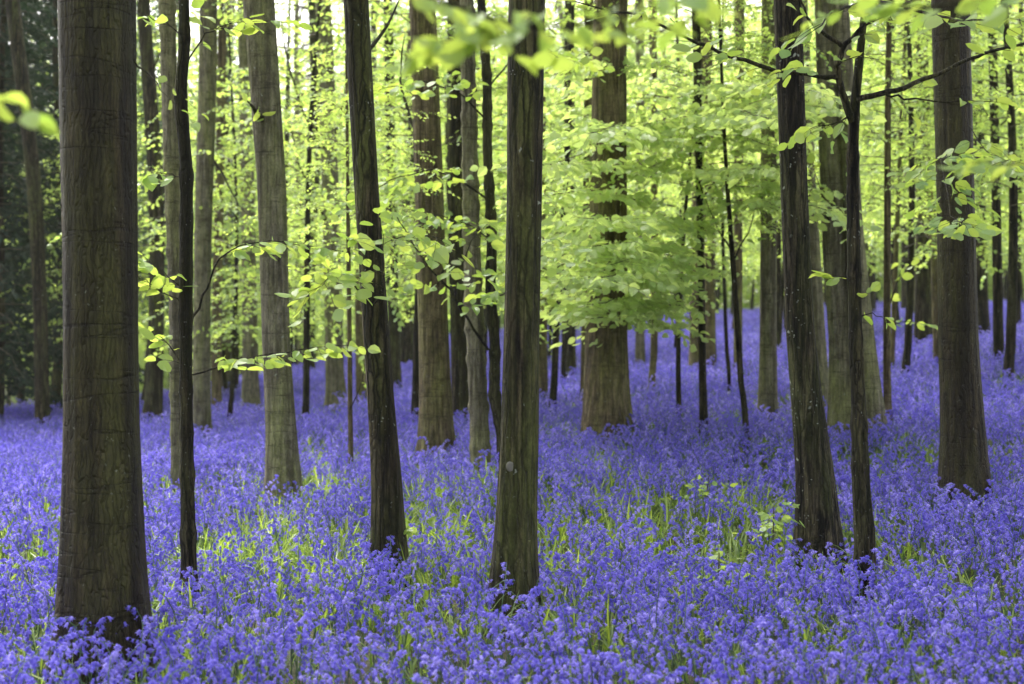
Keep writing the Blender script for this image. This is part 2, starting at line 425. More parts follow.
# ------------------------------------------------------------------ crown prototypes
def crown_proto(seed, h0, h1, rad, nb, leaf, step, every, tl, lean=.15, r0=.02, shape=1.0):
    rng = np.random.default_rng(seed); f = Foliage(rng)
    for i in range(nb):
        u = (i + rng.random()) / nb
        z = h0 + (h1 - h0) * u
        a = i * 2.4 + rng.normal(0, .5)
        prof = math.sin(math.pi * (.18 + .78 * u)) ** .7 * shape + (1 - shape) * (1 - u)
        L = rad * prof * rng.uniform(.55, 1.12)
        if L < .25: L = .25
        k = 6; s = np.linspace(0, 1, k)
        up = rng.uniform(-.02, .32) + .25 * u
        wig = rng.normal(0, .05, (k, 3)) * s[:, None] * L
        pts = np.stack([np.cos(a) * s * L, np.sin(a) * s * L, z + L * (up * s - .28 * s ** 2)], -1) + wig
        f.bough(pts, r0 * (.5 + .5 * L / rad), leaf, step, every, tl, start=.18, flat=1.0)
    return f.wood_mesh('boughs', M['twig']), f.leaf_mesh('leaves', M['leaf_far'])

UNDER = [crown_proto(100 + i, 1.5 + .3 * i, 6.0 + i, 2.3, 52, .088, .05, .16, (.3, .85), r0=.010) for i in range(4)]
CANOPY = [crown_proto(200 + i, 6.5 + i, 17 + i, 4.0, 20, .12, .095, .36, (.5, 1.3), r0=.05) for i in range(3)]
THIN = [crown_proto(240 + i, 7.5 + i, 17 + i, 3.6, 10, .12, .095, .40, (.5, 1.3), r0=.05) for i in range(2)]  # crown shape thinned to let more light onto the mid distance flowers
DENSE = [crown_proto(220 + i, 6.5 + i, 15 + i, 4.2, 36, .12, .095, .33, (.5, 1.3), r0=.05) for i in range(2)]  # mostly unseen crowns, made denser to shade the foreground flowers
FAR = [crown_proto(300 + i, .35, 6.5 + i, 2.6, 64, .108, .06, .16, (.35, .95), r0=.010) for i in range(3)]

# ------------------------------------------------------------------ the traced trees
# (label, material, [(px, py, width px) foot -> top], kind of crown, height)
TREES = [
 ('thickest dark beech trunk at the far left foreground, ribbed with creases', 'beech', [(105, 640, 84), (102, 560, 80), (100, 420, 74), (99, 250, 73), (94, 0, 76)], 'canopy', 19),
 ('very thin dark sapling just right of the thick left trunk, bearing leafy side sprays', 'sap', [(190, 590, 15), (188, 480, 13), (187, 370, 12), (188, 250, 13), (189, 170, 12), (182, 95, 12), (188, 50, 11), (187, 0, 10)], 'none', 9),
 ('grey green beech trunk with warty bark, third thick trunk from the left', 'grey', [(285, 492, 34), (281, 420, 30), (276, 340, 28), (271, 180, 29), (262, 50, 30), (258, 0, 31)], 'canopy', 18),
 ('dark slender beech trunk leaning slightly left, midway between warty trunk and central trunk', 'dark', [(391, 562, 34), (387, 480, 29), (381, 400, 26), (374, 300, 25), (366, 180, 24), (356, 0, 25)], 'canopy', 16),
 ('dark fissured central beech trunk with a round pale scar low down', 'dark', [(512, 592, 44), (516, 520, 38), (519, 440, 37), (521, 340, 34), (524, 200, 34), (526, 45, 35), (527, 0, 35)], 'canopy', 17),
 ('crooked thin dark sapling close against the left of the central trunk', 'sap', [(503, 470, 11), (502, 430, 11), (494, 400, 11), (495, 345, 10), (490, 290, 10), (492, 240, 10), (487, 150, 9), (487, 80, 9), (481, 0, 8)], 'none', 10),
 ('broad brown beech trunk left of the crooked sapling, standing alone in bluebells', 'brown', [(438, 456, 36), (436, 400, 32), (433, 320, 30), (428, 160, 28), (422, 0, 25)], 'canopy', 17),
 ('near black trunk standing just behind a greener slim trunk, left of centre', 'dark', [(463, 422, 21), (461, 340, 20), (458, 160, 24), (459, 0, 24)], 'canopy', 16),
 ('slim greenish trunk in front of the near black trunk, left of centre', 'grey', [(482, 470, 17), (478, 400, 18), (473, 300, 18), (470, 180, 16), (466, 0, 14)], 'canopy', 14),
 ('broadest mid distance beech trunk, right of the central trunk, veiled by pale leaves', 'brown', [(608, 436, 48), (607, 400, 44), (607, 342, 42), (609, 180, 37), (611, 0, 34)], 'canopy', 20),
 ('straight slim dark sapling crossing the bright leaves, right of the broad veiled trunk', 'sap', [(704, 430, 9.5), (703, 380, 8), (702, 300, 7), (700, 180, 7), (698, 90, 8), (697, 0, 9)], 'small', 10),
 ('thin wavy dark sapling leaning left, last one before the straight slim trunk', 'sap', [(748, 436, 6), (742, 370, 6), (736, 300, 6), (731, 240, 5), (726, 200, 4)], 'small', 6),
 ('short curved thin sapling under the pale leaf cloud', 'sap', [(679, 420, 5.5), (679, 370, 5), (676, 320, 5), (675, 260, 4), (690, 220, 3.5)], 'cloud', 5.5),
 ('thread thin wavy sapling left of the leaning wavy sapling', 'sap', [(730, 390, 4), (728, 340, 4), (722, 280, 3.5), (722, 230, 3)], 'small', 6),
 ('straight slim grey trunk rising left of the pair of dark trunks on the right', 'grey', [(768, 420, 20), (768, 340, 17), (768, 200, 16), (768, 0, 15)], 'canopy', 15),
 ('tall dark trunk freckled with white lichen, right of centre, leaning left', 'freckled', [(820, 543, 44), (816, 480, 37), (807, 400, 31), (800, 330, 28), (793, 180, 26), (787, 0, 27)], 'canopy', 17),
 ('pale green trunk hidden mostly behind the lichen freckled dark trunk', 'grey', [(822, 410, 20), (816, 340, 20), (806, 170, 20), (799, 0, 22)], 'canopy', 16),
 ('pale olive beech trunk left of the forked sapling, paired with a leaning stem', 'grey', [(842, 432, 27), (841, 342, 24), (836, 250, 27), (833, 140, 30), (829, 0, 30)], 'canopy', 18),
 ('pale olive stem leaning left behind the forked sapling', 'grey', [(877, 432, 25), (868, 380, 22), (862, 320, 19), (852, 220, 17), (845, 100, 16), (838, 0, 15)], 'canopy', 15),
 ('thin dark forked sapling with spreading bare limbs, right foreground', 'sap', [(861, 582, 20), (866, 545, 19), (861, 480, 17), (859, 400, 14), (856, 342, 13), (854, 240, 13), (853, 170, 11), (855, 110, 10), (861, 50, 8), (869, -20, 6)], 'none', 5.5),
 ('thick brown beech trunk at the right with moss green edge', 'beech', [(967, 500, 49), (964, 440, 43), (959, 342, 39), (956, 200, 37), (953, 60, 37), (952, 0, 37)], 'canopy', 18),
 ('dark trunk standing directly behind the thick brown right trunk', 'dark', [(982, 337, 15), (981, 270, 14), (979, 180, 13), (977, 0, 13)], 'canopy', 16),
 ('thin straight dark sapling right of the thick brown right trunk', 'sap', [(999, 362, 11), (998, 300, 10), (996, 180, 9), (993, 50, 9), (992, 0, 9)], 'small', 10),
 ('thin far sapling nearest the right edge', 'sap', [(1018, 330, 6), (1018, 270, 5), (1020, 180, 5), (1022, 0, 5)], 'small', 9),
 ('dark straight trunk left of the thick brown right trunk', 'dark', [(924, 345, 19), (924, 280, 17), (923, 180, 16), (920, 0, 16)], 'canopy', 17),
 ('reddish brown slim stem between dark straight trunk and thick right trunk', 'brown', [(937, 360, 7), (935, 280, 7), (931, 200, 6), (923, 130, 6), (914, 60, 5)], 'small', 9),
 ('thin winding brown sapling with low tufts of leaves, right of the leaning olive stem', 'brown', [(889, 422, 8), (886, 360, 8), (884, 300, 7), (888, 250, 7), (887, 180, 7), (884, 110, 6), (887, 0, 5)], 'small', 9),
 ('thin wavy stem close right of the winding brown sapling', 'brown', [(892, 368, 5), (893, 300, 5), (898, 220, 5), (900, 120, 4), (908, 0, 4)], 'small', 9),
 ('dark conifer like trunk standing in shade at the left edge', 'dark', [(43, 426, 15), (41, 340, 14), (36, 200, 15), (24, 90, 14), (10, 0, 14)], 'none', 15),
 ('black trunk bending right at its foot, right of the thick left trunk', 'dark', [(151, 422, 20), (154, 380, 17), (156, 300, 15), (154, 180, 15), (146, 80, 14), (138, 0, 13)], 'canopy', 16),
 ('pale greenish pole close behind the very thin dark sapling', 'grey', [(178, 486, 12), (177, 400, 13), (176, 300, 14), (171, 150, 15), (167, 0, 15)], 'canopy', 15),
 ('pale grey beech trunk with slight S bend, right of the thin dark sapling', 'grey', [(201, 434, 19), (202, 380, 17), (203, 300, 16), (205, 200, 17), (211, 100, 18), (212, 0, 17)], 'canopy', 16),
 ('dim trunk peeping from behind the pale S bend trunk', 'brown', [(217, 412, 10), (216, 330, 10), (219, 200, 9), (222, 0, 9)], 'canopy', 15),
 ('dark brown trunk third in the row behind the S bend trunk', 'brown', [(227, 392, 16), (226, 320, 14), (224, 220, 13), (222, 100, 12), (230, 0, 12)], 'canopy', 16),
 ('straight grey trunk just left of the warty trunk, foot in bluebells', 'grey', [(251, 412, 18), (249, 330, 15), (246, 200, 14), (241, 60, 13), (239, 0, 13)], 'canopy', 16),
 ('tall slim grey trunk alone between warty trunk and dark leaning trunk', 'grey', [(336, 403, 20), (334, 330, 18), (331, 200, 17), (328, 90, 16), (324, 0, 15)], 'canopy', 16),
 ('slim dark trunk beside the tall slim grey trunk on its left', 'dark', [(309, 372, 12), (309, 280, 11), (317, 130, 11), (313, 0, 11)], 'canopy', 15),
 ('thread thin rusty sapling left of the dark leaning trunk', 'brown', [(351, 472, 5.5), (350, 400, 5), (349, 320, 5), (346, 200, 4), (344, 100, 3)], 'small', 6),
 ('dim thin trunk peeping right of the thread thin rusty sapling', 'brown', [(362, 402, 11), (361, 330, 11), (359, 200, 10), (360, 0, 10)], 'canopy', 15),
 ('dim trunk right of the dark leaning trunk, half hidden by leaves', 'dark', [(396, 390, 12), (394, 320, 11), (391, 200, 10), (388, 0, 10)], 'canopy', 15),
 ('brown trunk just right of the central trunk, partly hidden behind it', 'brown', [(542, 402, 13), (541, 330, 12), (540, 200, 11), (540, 0, 11)], 'canopy', 15),
 ('slim trunk just left of the broadest mid distance trunk', 'brown', [(585, 404, 10), (585, 340, 9), (587, 240, 9), (588, 0, 9)], 'canopy', 15),
 ('faint far trunk between central trunk and broadest trunk', 'dark', [(571, 378, 12), (570, 330, 11), (570, 200, 10), (569, 0, 10)], 'canopy', 16),
 ('thin black sapling left of the faint far trunk', 'sap', [(563, 383, 5), (564, 330, 5), (566, 250, 4), (566, 150, 4)], 'small', 7),
 ('leaning reddish thin stem right of the broadest trunk', 'brown', [(650, 390, 7), (654, 350, 7), (656, 290, 7), (654, 180, 6), (655, 60, 6)], 'small', 9),
 ('pale far trunk right of the broadest trunk', 'grey', [(640, 366, 10), (640, 310, 9), (641, 200, 9), (640, 0, 9)], 'canopy', 16),
 ('dim far trunk just left of the straight slim dark sapling', 'brown', [(696, 372, 14), (696, 320, 13), (698, 200, 12), (700, 0, 12)], 'canopy', 17),
 ('dim far trunk just right of the straight slim dark sapling', 'brown', [(711, 368, 12), (710, 310, 11), (709, 200, 11), (706, 0, 10)], 'canopy', 17),
 ('far brown trunk behind the wavy dark saplings', 'brown', [(738, 370, 9), (738, 300, 9), (738, 200, 9), (740, 0, 9)], 'canopy', 16),
 ('far dark trunk glimpsed between the slim grey trunk and freckled trunk', 'dark', [(778, 352, 7), (778, 290, 7), (777, 180, 7), (776, 0, 7)], 'canopy', 15),
 ('far dim trunk right of the leaning olive stem', 'dark', [(907, 312, 12), (906, 250, 11), (905, 150, 11), (902, 0, 10)], 'canopy', 16),
]

def add_crown(root, proto, rz, s, dz=0.0, rads=None):
    wood, lf = proto
    b = link('branch', wood, root); b.rotation_euler = (0, 0, rz); b.location = (0, 0, dz); b.scale = (s, s, s)
    c = link('crown', lf, root); c.rotation_euler = (0, 0, rz); c.location = (0, 0, dz); c.scale = (s, s, s)

ROOTS = []
for ti, (label, mat, path, crown, Ht) in enumerate(TREES):
    rng = np.random.default_rng(500 + ti)
    B = base_at(path[0][0], path[0][1])
    y = B.y
    root = thing('beech_sapling' if mat == 'sap' or path[1][2] < 9 else 'beech_tree', label, 'sapling' if mat == 'sap' or path[1][2] < 9 else 'tree', B)
    P = [(0, 0, -.25), (0, 0, 0)]; R = [path[0][2] / 2 / FX * y] * 2
    lean = rng.normal(0, .02)
    for (px, py, w) in path[1:]:
        q = pt(px, py, y) - B
        if q.z <= P[-1][2] + .05: continue
        P.append((q.x, q.z * lean, q.z)); R.append(w / 2 / FX * y)
    # carry on above what the frame shows
    (x1, _, z1), (x0, _, z0) = P[-1], P[-2]
    if Ht > z1 + .3:
        sl = max(-.06, min(.06, (x1 - x0) / (z1 - z0 + 1e-6)))
        n = 5
        for k in range(1, n + 1):
            z = z1 + (Ht - z1) * k / n
            P.append((x1 + sl * (z - z1) * .6 + rng.normal(0, .03), z * lean, z)); R.append(max(.006, R[len(P) - 1 - 1] * (.86 if k < n else .5)))
    near = y < 17 and path[1][2] > 9
    link('trunk', trunk_mesh('trunk', P, R, M[mat], rng, near, .42 if path[1][2] > 12 else .2), root)
    if crown == 'canopy':
        add_crown(root, (DENSE[ti % 2] if y < 15 else THIN[ti % 2] if y < 34 else CANOPY[ti % 3]), rng.uniform(0, 6.28), rng.uniform(.85, 1.1) * Ht / 18.0)
    elif crown == 'small':
        add_crown(root, UNDER[ti % 4], rng.uniform(0, 6.28), .5 * Ht / 8.0, 1.3)
    if ti == 4:                                   # round pale scar
        mb = MB(); c0 = np.array(pt(511, 465, y) - B); rr = 5.2 / FX * y; rows = [c0 + [0, -R[0] * .86 - .001, 0]]
        for q_, dd in ((.5, .0005), (.85, .0), (1.0, -.006)):
            for k in range(16):
                a = k / 16 * 6.283; e = rr * q_ * (1 + .05 * math.sin(3 * a + 1))
                x_ = e * math.cos(a); rows.append(c0 + [x_, -math.sqrt((R[0] * .86) ** 2 - min(x_ * x_, .01)) - dd, e * math.sin(a)])
        tr = [[0, 1 + (k + 1) % 16, 1 + k] for k in range(16)]
        qd = [[1 + g * 16 + k, 1 + g * 16 + (k + 1) % 16, 17 + g * 16 + (k + 1) % 16, 17 + g * 16 + k] for g in range(2) for k in range(16)]
        mb.add(np.array(rows), qd, tr); link('bark_scar', mb.mesh('bark_scar', M['scar']), root)
    ROOTS.append((root, P, R, y, B))

# ------------------------------------------------------------------ traced leafy limbs
def limb(root, B, y, path, r0, leaf, seed, every=.12, tl=(.15, .4), start=.2, dy=0.0, droop=.25, step=.055, mat='leaf', r1=.25, lean=None):
    """a limb of a tree, given as the pixels it passes at the tree's distance; dy lets it swing towards or away from us"""
    rng = np.random.default_rng(seed); f = Foliage(rng)
    pts = []
    n = len(path)
    for i, (px, py) in enumerate(path):
        yy = y + dy * i / max(1, n - 1)
        pts.append(np.array(pt(px, py, yy) - B) + rng.normal(0, .004, 3))
    # finer, slightly kinked line
    fine = []
    for a, b in zip(pts[:-1], pts[1:]):
        for k in range(3): fine.append(a + (b - a) * k / 3 + (rng.normal(0, .006, 3) if k else 0))
    fine.append(pts[-1])
    f.bough(fine, r0, leaf, step, every, tl, start, droop, sides=7, r1=r1)
    b = link('branch', f.wood_mesh('branch', M['sap']), root)
    if f.P: link('foliage', f.leaf_mesh('foliage', M[mat], True), b)

def R_(i): return ROOTS[i]
# thin sapling right of the thick trunk
r, P, R, y, B = R_(1)
limb(r, B, y, [(192, 375), (225, 366), (260, 356), (300, 350), (340, 345)], .005, .078, 1, every=.045, dy=-.3, tl=(.10, .30), step=.045)
limb(r, B, y, [(190, 374), (175, 352), (162, 338), (150, 335)], .004, .08, 2, every=.09, tl=(.08, .18), step=.045)
limb(r, B, y, [(191, 318), (208, 288), (221, 258), (236, 246), (270, 240), (310, 246), (345, 252)], .006, .082, 3, every=.045, start=.35, dy=.3, tl=(.12, .34), step=.045)
limb(r, B, y, [(187, 310), (170, 296), (150, 282), (136, 274)], .004, .085, 4, every=.05, tl=(.12, .28), step=.045)
limb(r, B, y, [(189, 292), (168, 276), (150, 262)], .003, .085, 8, every=.05, tl=(.10, .22), step=.045)
limb(r, B, y, [(189, 178), (172, 174), (155, 172), (146, 176)], .003, .085, 5, every=.12, tl=(.06, .12))
limb(r, B, y, [(186, 60), (205, 34), (228, 24), (262, 20)], .004, .09, 6, every=.08, tl=(.1, .22))
limb(r, B, y, [(187, 40), (165, 20), (140, 12), (120, -10)], .004, .09, 7, every=.12, tl=(.1, .22))
# crooked sapling by the central trunk
r, P, R, y, B = R_(5)
limb(r, B, y, [(488, 350), (468, 318), (450, 290), (430, 268), (408, 236), (396, 215)], .012, .11, 11, every=.16, tl=(.2, .5), dy=-2.2, start=.3)
limb(r, B, y, [(455, 296), (460, 270), (472, 240), (486, 225)], .008, .105, 12, every=.16, tl=(.2, .4), dy=-1.2)
limb(r, B, y, [(490, 300), (510, 290), (528, 262), (548, 240)], .009, .105, 13, every=.16, tl=(.2, .5), dy=-2.4, start=.1)
limb(r, B, y, [(489, 200), (460, 180), (430, 170), (400, 176), (370, 190)], .009, .105, 14, every=.12, tl=(.3, .7), dy=-1)
limb(r, B, y, [(487, 120), (455, 90), (420, 80), (390, 86)], .009, .105, 15, every=.12, tl=(.3, .7), dy=-1)
limb(r, B, y, [(487, 90), (510, 60), (540, 50), (570, 60)], .009, .105, 16, every=.14, tl=(.3, .7), dy=1)
limb(r, B, y, [(492, 240), (470, 225), (440, 215), (410, 210)], .008, .105, 17, every=.14, tl=(.25, .5), dy=-1.8)
# leaning dark trunk: low twigs
r, P, R, y, B = R_(3)
limb(r, B, y, [(372, 312), (382, 290), (385, 262), (380, 225)], .005, .085, 21, every=.07, tl=(.15, .35), dy=-.6, start=.3)
limb(r, B, y, [(372, 300), (352, 280), (335, 275), (316, 290)], .005, .10, 22, every=.05, tl=(.15, .4), dy=-.5)
limb(r, B, y, [(368, 250), (385, 240), (410, 236), (440, 240)], .005, .10, 23, every=.05, tl=(.15, .4), dy=-.5)
limb(r, B, y, [(391, 534), (396, 528), (404, 530)], .003, .05, 24, every=.05, tl=(.05, .1))
# forked sapling on the right
r, P, R, y, B = R_(19)
limb(r, B, y, [(853, 122), (845, 98), (838, 80), (839, 62), (846, 44), (866, 24), (905, 4), (940, -12)], .022, .095, 31, every=.25, tl=(.12, .35), start=.3, r1=.3)
limb(r, B, y, [(839, 78), (818, 75), (776, 70), (745, 60), (718, 52), (684, 37), (640, 16), (600, 8)], .014, .095, 32, every=.10, tl=(.12, .35), start=.1, dy=-.3, r1=.35)
limb(r, B, y, [(843, 48), (825, 36), (810, 22), (800, 0), (796, -20)], .012, .09, 33, every=.2, tl=(.12, .3), start=.5)
limb(r, B, y, [(855, 103), (878, 94), (905, 88), (935, 76), (965, 60), (985, 53), (1024, 44), (1050, 40)], .016, .09, 34, every=.3, tl=(.12, .3), start=.35, dy=.2, r1=.35)
limb(r, B, y, [(866, 98), (885, 94), (905, 100), (945, 101), (990, 102)], .008, .085, 35, every=.3, tl=(.1, .2), start=.2)
limb(r, B, y, [(854, 110), (846, 118), (830, 124), (812, 128)], .006, .085, 36, every=.05, tl=(.1, .22))
limb(r, B, y, [(858, 312), (850, 280), (838, 276)], .004, .1, 37, every=.2, tl=(.06, .12))
limb(r, B, y, [(857, 318), (872, 314), (884, 318)], .004, .09, 38, every=.1, tl=(.06, .14))
limb(r, B, y, [(868, -5), (890, 4), (925, 12), (960, 22), (1000, 20)], .012, .10, 39, every=.13, tl=(.2, .45), dy=-1.0)
limb(r, B, y, [(868, 0), (850, 6), (832, 12), (815, 30)], .010, .10, 40, every=.15, tl=(.15, .35), dy=-.6)
# twigs on the right trunk
r, P, R, y, B = R_(20)
limb(r, B, y - .2, [(950, 150), (940, 160), (950, 215), (965, 225)], .004, .10, 41, every=.07, tl=(.15, .3), dy=-2.2)
limb(r, B, y - .2, [(965, 120), (985, 150), (1000, 165), (1010, 160)], .004, .10, 42, every=.07, tl=(.2, .4), dy=-1.5)
# bare or thinly leaved crooked limbs of the middle trees
for (ti, path, r0, dy, every) in [
    (35, [(333, 158), (318, 142), (300, 104), (286, 54), (276, -6)], .040, -1, .6), (35, [(334, 240), (313, 192), (299, 166), (288, 112), (292, 60)], .030, -1.5, .5),
    (35, [(332, 150), (342, 110), (350, 60), (346, 0)], .025, -.6, .5), (36, [(309, 250), (300, 215), (290, 190), (280, 140)], .03, .5, .5),
    (2, [(272, 134), (258, 116), (250, 104)], .040, -.25, 2), (2, [(262, 62), (250, 40), (246, 10), (244, -20)], .05, .3, .6),
    (31, [(206, 150), (222, 172), (236, 200), (246, 214)], .022, -.6, .6), (29, [(146, 84), (158, 60), (170, 30), (176, 0)], .03, .8, .5),
    (11, [(733, 262), (745, 238), (752, 222), (757, 204)], .012, 0, .3), (11, [(731, 250), (722, 236), (716, 226), (706, 200)], .012, .2, .3),
    (12, [(676, 300), (690, 262), (700, 250), (706, 226)], .012, .2, .3), (22, [(997, 128), (1010, 118), (1024, 100), (1040, 92)], .02, 0, .3),
    (22, [(997, 128), (986, 112), (978, 96)], .016, .2, .3), (6, [(433, 290), (448, 262), (452, 240), (470, 216)], .02, -.8, .4),
    (6, [(429, 150), (410, 120), (400, 80), (404, 40)], .03, .6, .5), (3, [(360, 60), (380, 36), (398, 0)], .02, .4, .4),
    (17, [(836, 240), (826, 214), (818, 180)], .02, -.3, .6), (24, [(923, 200), (908, 170), (900, 130), (890, 90)], .03, .5, .5),
    (10, [(701, 200), (716, 180), (730, 170), (742, 176)], .014, .2, .3),
    (37, [(350, 410), (362, 380), (370, 350)], .006, 0, .3), (0, [(134, 60), (150, 76), (166, 92)], .006, -.2, 1), (38, [(361, 330), (376, 300), (384, 290)], .012, 0, .6)]:
    r, P, R, y, B = R_(ti)
    limb(r, B, y, path, r0 * .8, (.10 if y > 9 else .05), 3000 + len(path) * 7 + int(path[-1][0]), every=every, tl=(.15, .4), start=.35, dy=dy, r1=.25)
# twigs low on the winding sapling
r, P, R, y, B = R_(26)
limb(r, B, y, [(886, 315), (895, 290), (905, 262), (925, 250)], .010, .11, 43, every=.15, tl=(.2, .5))
limb(r, B, y, [(886, 330), (900, 322), (915, 322)], .007, .11, 44, every=.12, tl=(.15, .35))
# the pale, level layers of leaves right of the centre
r, P, R, y, B = R_(12)
rg = np.random.default_rng(77)
for k in range(32):
    py = 312 - k * 8.2 + rg.uniform(-6, 6)
    sg = -1 if (k % 2 or py > 215) else 1
    L = rg.uniform(70, 150) * (1.1 if py < 280 else .75)
    x0 = 683 + rg.uniform(-8, 8)
    dyk = rg.uniform(-4.5, .6)
    limb(r, B, y, [(x0, py + 14), (x0 + sg * L * .35, py + 4), (x0 + sg * L * .7, py), (x0 + sg * L, py + rg.uniform(0, 10))],
         .008, .105, 600 + k, every=.075, tl=(.35, .95), start=.15, dy=dyk, droop=.12, step=.05, mat='leaf_pale')

# ------------------------------------------------------------------ a young tree just outside the frame whose low limb hangs into view
rng = np.random.default_rng(900)
B = Vector((-1.5, 2.6, gz(-1.5, 2.6)))
nr = thing('young_beech', 'nearby tree reaching a blurred leafy limb across the top in front of the central trunk', 'young tree', B)
link('trunk', trunk_mesh('trunk', [(0, 0, -.2), (0, 0, 0), (.02, 0, 1.5), (.03, .02, 3), (0, .1, 6)], [.05, .05, .042, .035, .01], M['dark'], rng, True, .3), nr)
yb = 2.6
limb(nr, B, yb, [(-310, 60), (-100, -60), (120, -110), (300, -60), (430, 2), (520, 24), (600, 16), (670, -4)], .008, .056, 901, every=.04, tl=(.07, .18), start=.70, dy=-.15, step=.028)
limb(nr, B, yb, [(430, 2), (470, 24), (520, 34), (570, 34)], .003, .056, 904, every=.045, tl=(.05, .13), start=.05, step=.028)
limb(nr, B, yb, [(545, 8), (505, 26), (462, 40), (425, 48)], .003, .056, 907, every=.035, tl=(.05, .11), start=.02, step=.026)
limb(nr, B, yb, [(580, 10), (615, 20), (650, 14), (690, 20)], .003, .052, 908, every=.04, tl=(.05, .11), start=.02, step=.026)
limb(nr, B, yb, [(-310, 90), (-160, 105), (-60, 98), (-10, 92), (20, 104)], .004, .054, 902, every=.05, tl=(.05, .12), start=.7, dy=-.1, step=.03)
B = Vector((1.85, 3.0, gz(1.85, 3.0)))
nr = thing('young_beech', 'nearby tree reaching blurred leafy twigs into the top right corner', 'young tree', B)
link('trunk', trunk_mesh('trunk', [(0, 0, -.2), (0, 0, 0), (.02, 0, 1.5), (.03, .02, 3), (0, .1, 6)], [.05, .05, .042, .035, .01], M['dark'], rng, True, .3), nr)
limb(nr, B, 3.0, [(1386, 80), (1200, -50), (1080, -30), (980, -4), (900, 10), (856, 6)], .007, .062, 905, every=.05, tl=(.08, .2), start=.5, step=.03)
limb(nr, B, 3.0, [(1386, 200), (1250, 150), (1120, 150), (1040, 165), (985, 166)], .005, .058, 906, every=.07, tl=(.06, .15), start=.65, step=.03)

# ------------------------------------------------------------------ understorey and far trees
def pole(rng, Ht, r, mat, near=False):
    n = 7; zs = np.linspace(0, Ht, n); b = rng.normal(0, .12, 2); ph = rng.uniform(0, 6, 2)
    P = [(0, 0, -.3)] + [(b[0] * z / 3 + .08 * math.sin(z * .7 + ph[0]), b[1] * z / 3 + .08 * math.sin(z * .6 + ph[1]), z) for z in zs]
    R = [r] + [max(.008, r * (1 - .75 * z / Ht)) for z in zs]
    return trunk_mesh('trunk', P, R, M[mat], rng, near, .25)

PROTO_U = []
for i in range(4):
    rng = np.random.default_rng(700 + i)
    o = thing('young_beech', '', 'young tree', (0, 0, -50))
    link('trunk', pole(rng, 7.0 + i, .045 + .008 * i, 'sap'), o); add_crown(o, UNDER[i], rng.uniform(0, 6.28), 1.0)
    PROTO_U.append(o)
PROTO_C = []
for i in range(3):
    rng = np.random.default_rng(720 + i)
    o = thing('beech_tree', '', 'tree', (0, 0, -50))
    link('trunk', pole(rng, 17.0 + i, .13 + .04 * i, ['brown', 'grey', 'dark'][i]), o); add_crown(o, CANOPY[i], rng.uniform(0, 6.28), 1.0)
    PROTO_C.append(o)

PROTO_F = []
for i in range(3):
    rng = np.random.default_rng(740 + i)
    o = thing('young_beech', '', 'young tree', (0, 0, -50))
    link('trunk', pole(rng, 7.0 + i, .05, 'sap'), o); add_crown(o, FAR[i], rng.uniform(0, 6.28), 1.0)
    PROTO_F.append(o)
used = set()
def place(protos, k, x, y, s, label, group):
    pr = protos[k % len(protos)]; loc = (x, y, gz(x, y))
    rz = random.uniform(0, 6.28)
    if id(pr) not in used:
        used.add(id(pr)); pr.location = loc; pr.rotation_euler = (0, 0, rz); pr.scale = (s, s, s); pr['label'] = label; pr['group'] = group
    else:
        copy_tree(pr, loc, rz, s, label, group)

taken = [(b.x, b.y) for (_, _, _, _, b) in ROOTS]
def spread(n, y0, y1, mind, edge=1.12):
    out = []; tries = 0
    while len(out) < n and tries < 6000:
        tries += 1
        y = math.sqrt(random.uniform(y0 * y0, y1 * y1)); x = random.uniform(-1, 1) * (y * .36 * edge + .5)
        if x / y < -.285 and y < 62: continue                      # the evergreens stand here
        if all((x - a) ** 2 + (y - b) ** 2 > mind * mind for a, b in taken):
            taken.append((x, y)); out.append((x, y))
    return out
def side_word(x, y):
    px = 512 + x / y * FX
    for lim, w in ((110, 'behind the thickest left trunk'), (230, 'behind the S bend trunk'), (345, 'behind the warty grey trunk'), (460, 'behind the dark leaning trunk'), (560, 'behind the central trunk'),
                   (690, 'behind the broadest mid distance trunk'), (780, 'behind the wavy saplings'), (900, 'behind the freckled trunk and forked sapling'), (9999, 'behind the thick brown right trunk')):
        if px < lim: return w
MID = [(300, 19.5, .85, 'slender young beech in fresh leaf behind the tall slim grey trunk'), (418, 17.5, .95, 'leafy young beech screening the broad brown trunk'),
       (470, 19, 1.0, 'leafy young beech screening the near black trunk'), (556, 18, .9, 'leafy young beech close behind the central trunk on its right'),
       (905, 19, .9, 'leafy young beech between the leaning olive stem and the right trunk'), (1010, 17, .9, 'leafy young beech at the right edge beyond the thick right trunk'),
       (232, 21, .9, 'leafy young beech between the S bend trunk and warty trunk')]
for k, (px_, y, sc_, lab) in enumerate(MID):
    x = (px_ - 512) / FX * y; taken.append((x, y))
    place(PROTO_U, k + 2, x, y, sc_, lab, 'young beeches among the nearer trunks')
for k, (x, y) in enumerate(spread(22, 22, 33, 1.7)):
    place(PROTO_U, k, x, y, random.uniform(.75, 1.1), 'bright leafed young beech in the middle distance ' + side_word(x, y), 'young beeches in the middle distance ' + side_word(x, y))
for k, (x, y) in enumerate(spread(80, 33, 68, 1.7)):
    place(PROTO_U, k + 1, x, y, random.uniform(.85, 1.5), 'pale far young beech in full leaf ' + side_word(x, y), 'far young beeches ' + side_word(x, y))
for k, (x, y) in enumerate(spread(28, 34, 75, 1.7)):
    place(PROTO_C, k, x, y, random.uniform(.8, 1.15), 'slender far beech trunk under high leaves ' + side_word(x, y), 'far beeches ' + side_word(x, y))
for k, (x, y) in enumerate(spread(70, 70, 100, 2.3)):
    place(PROTO_F, k, x, y, random.uniform(1.6, 2.7), 'tall leafy tree closing the background ' + side_word(x, y), 'background trees ' + side_word(x, y))

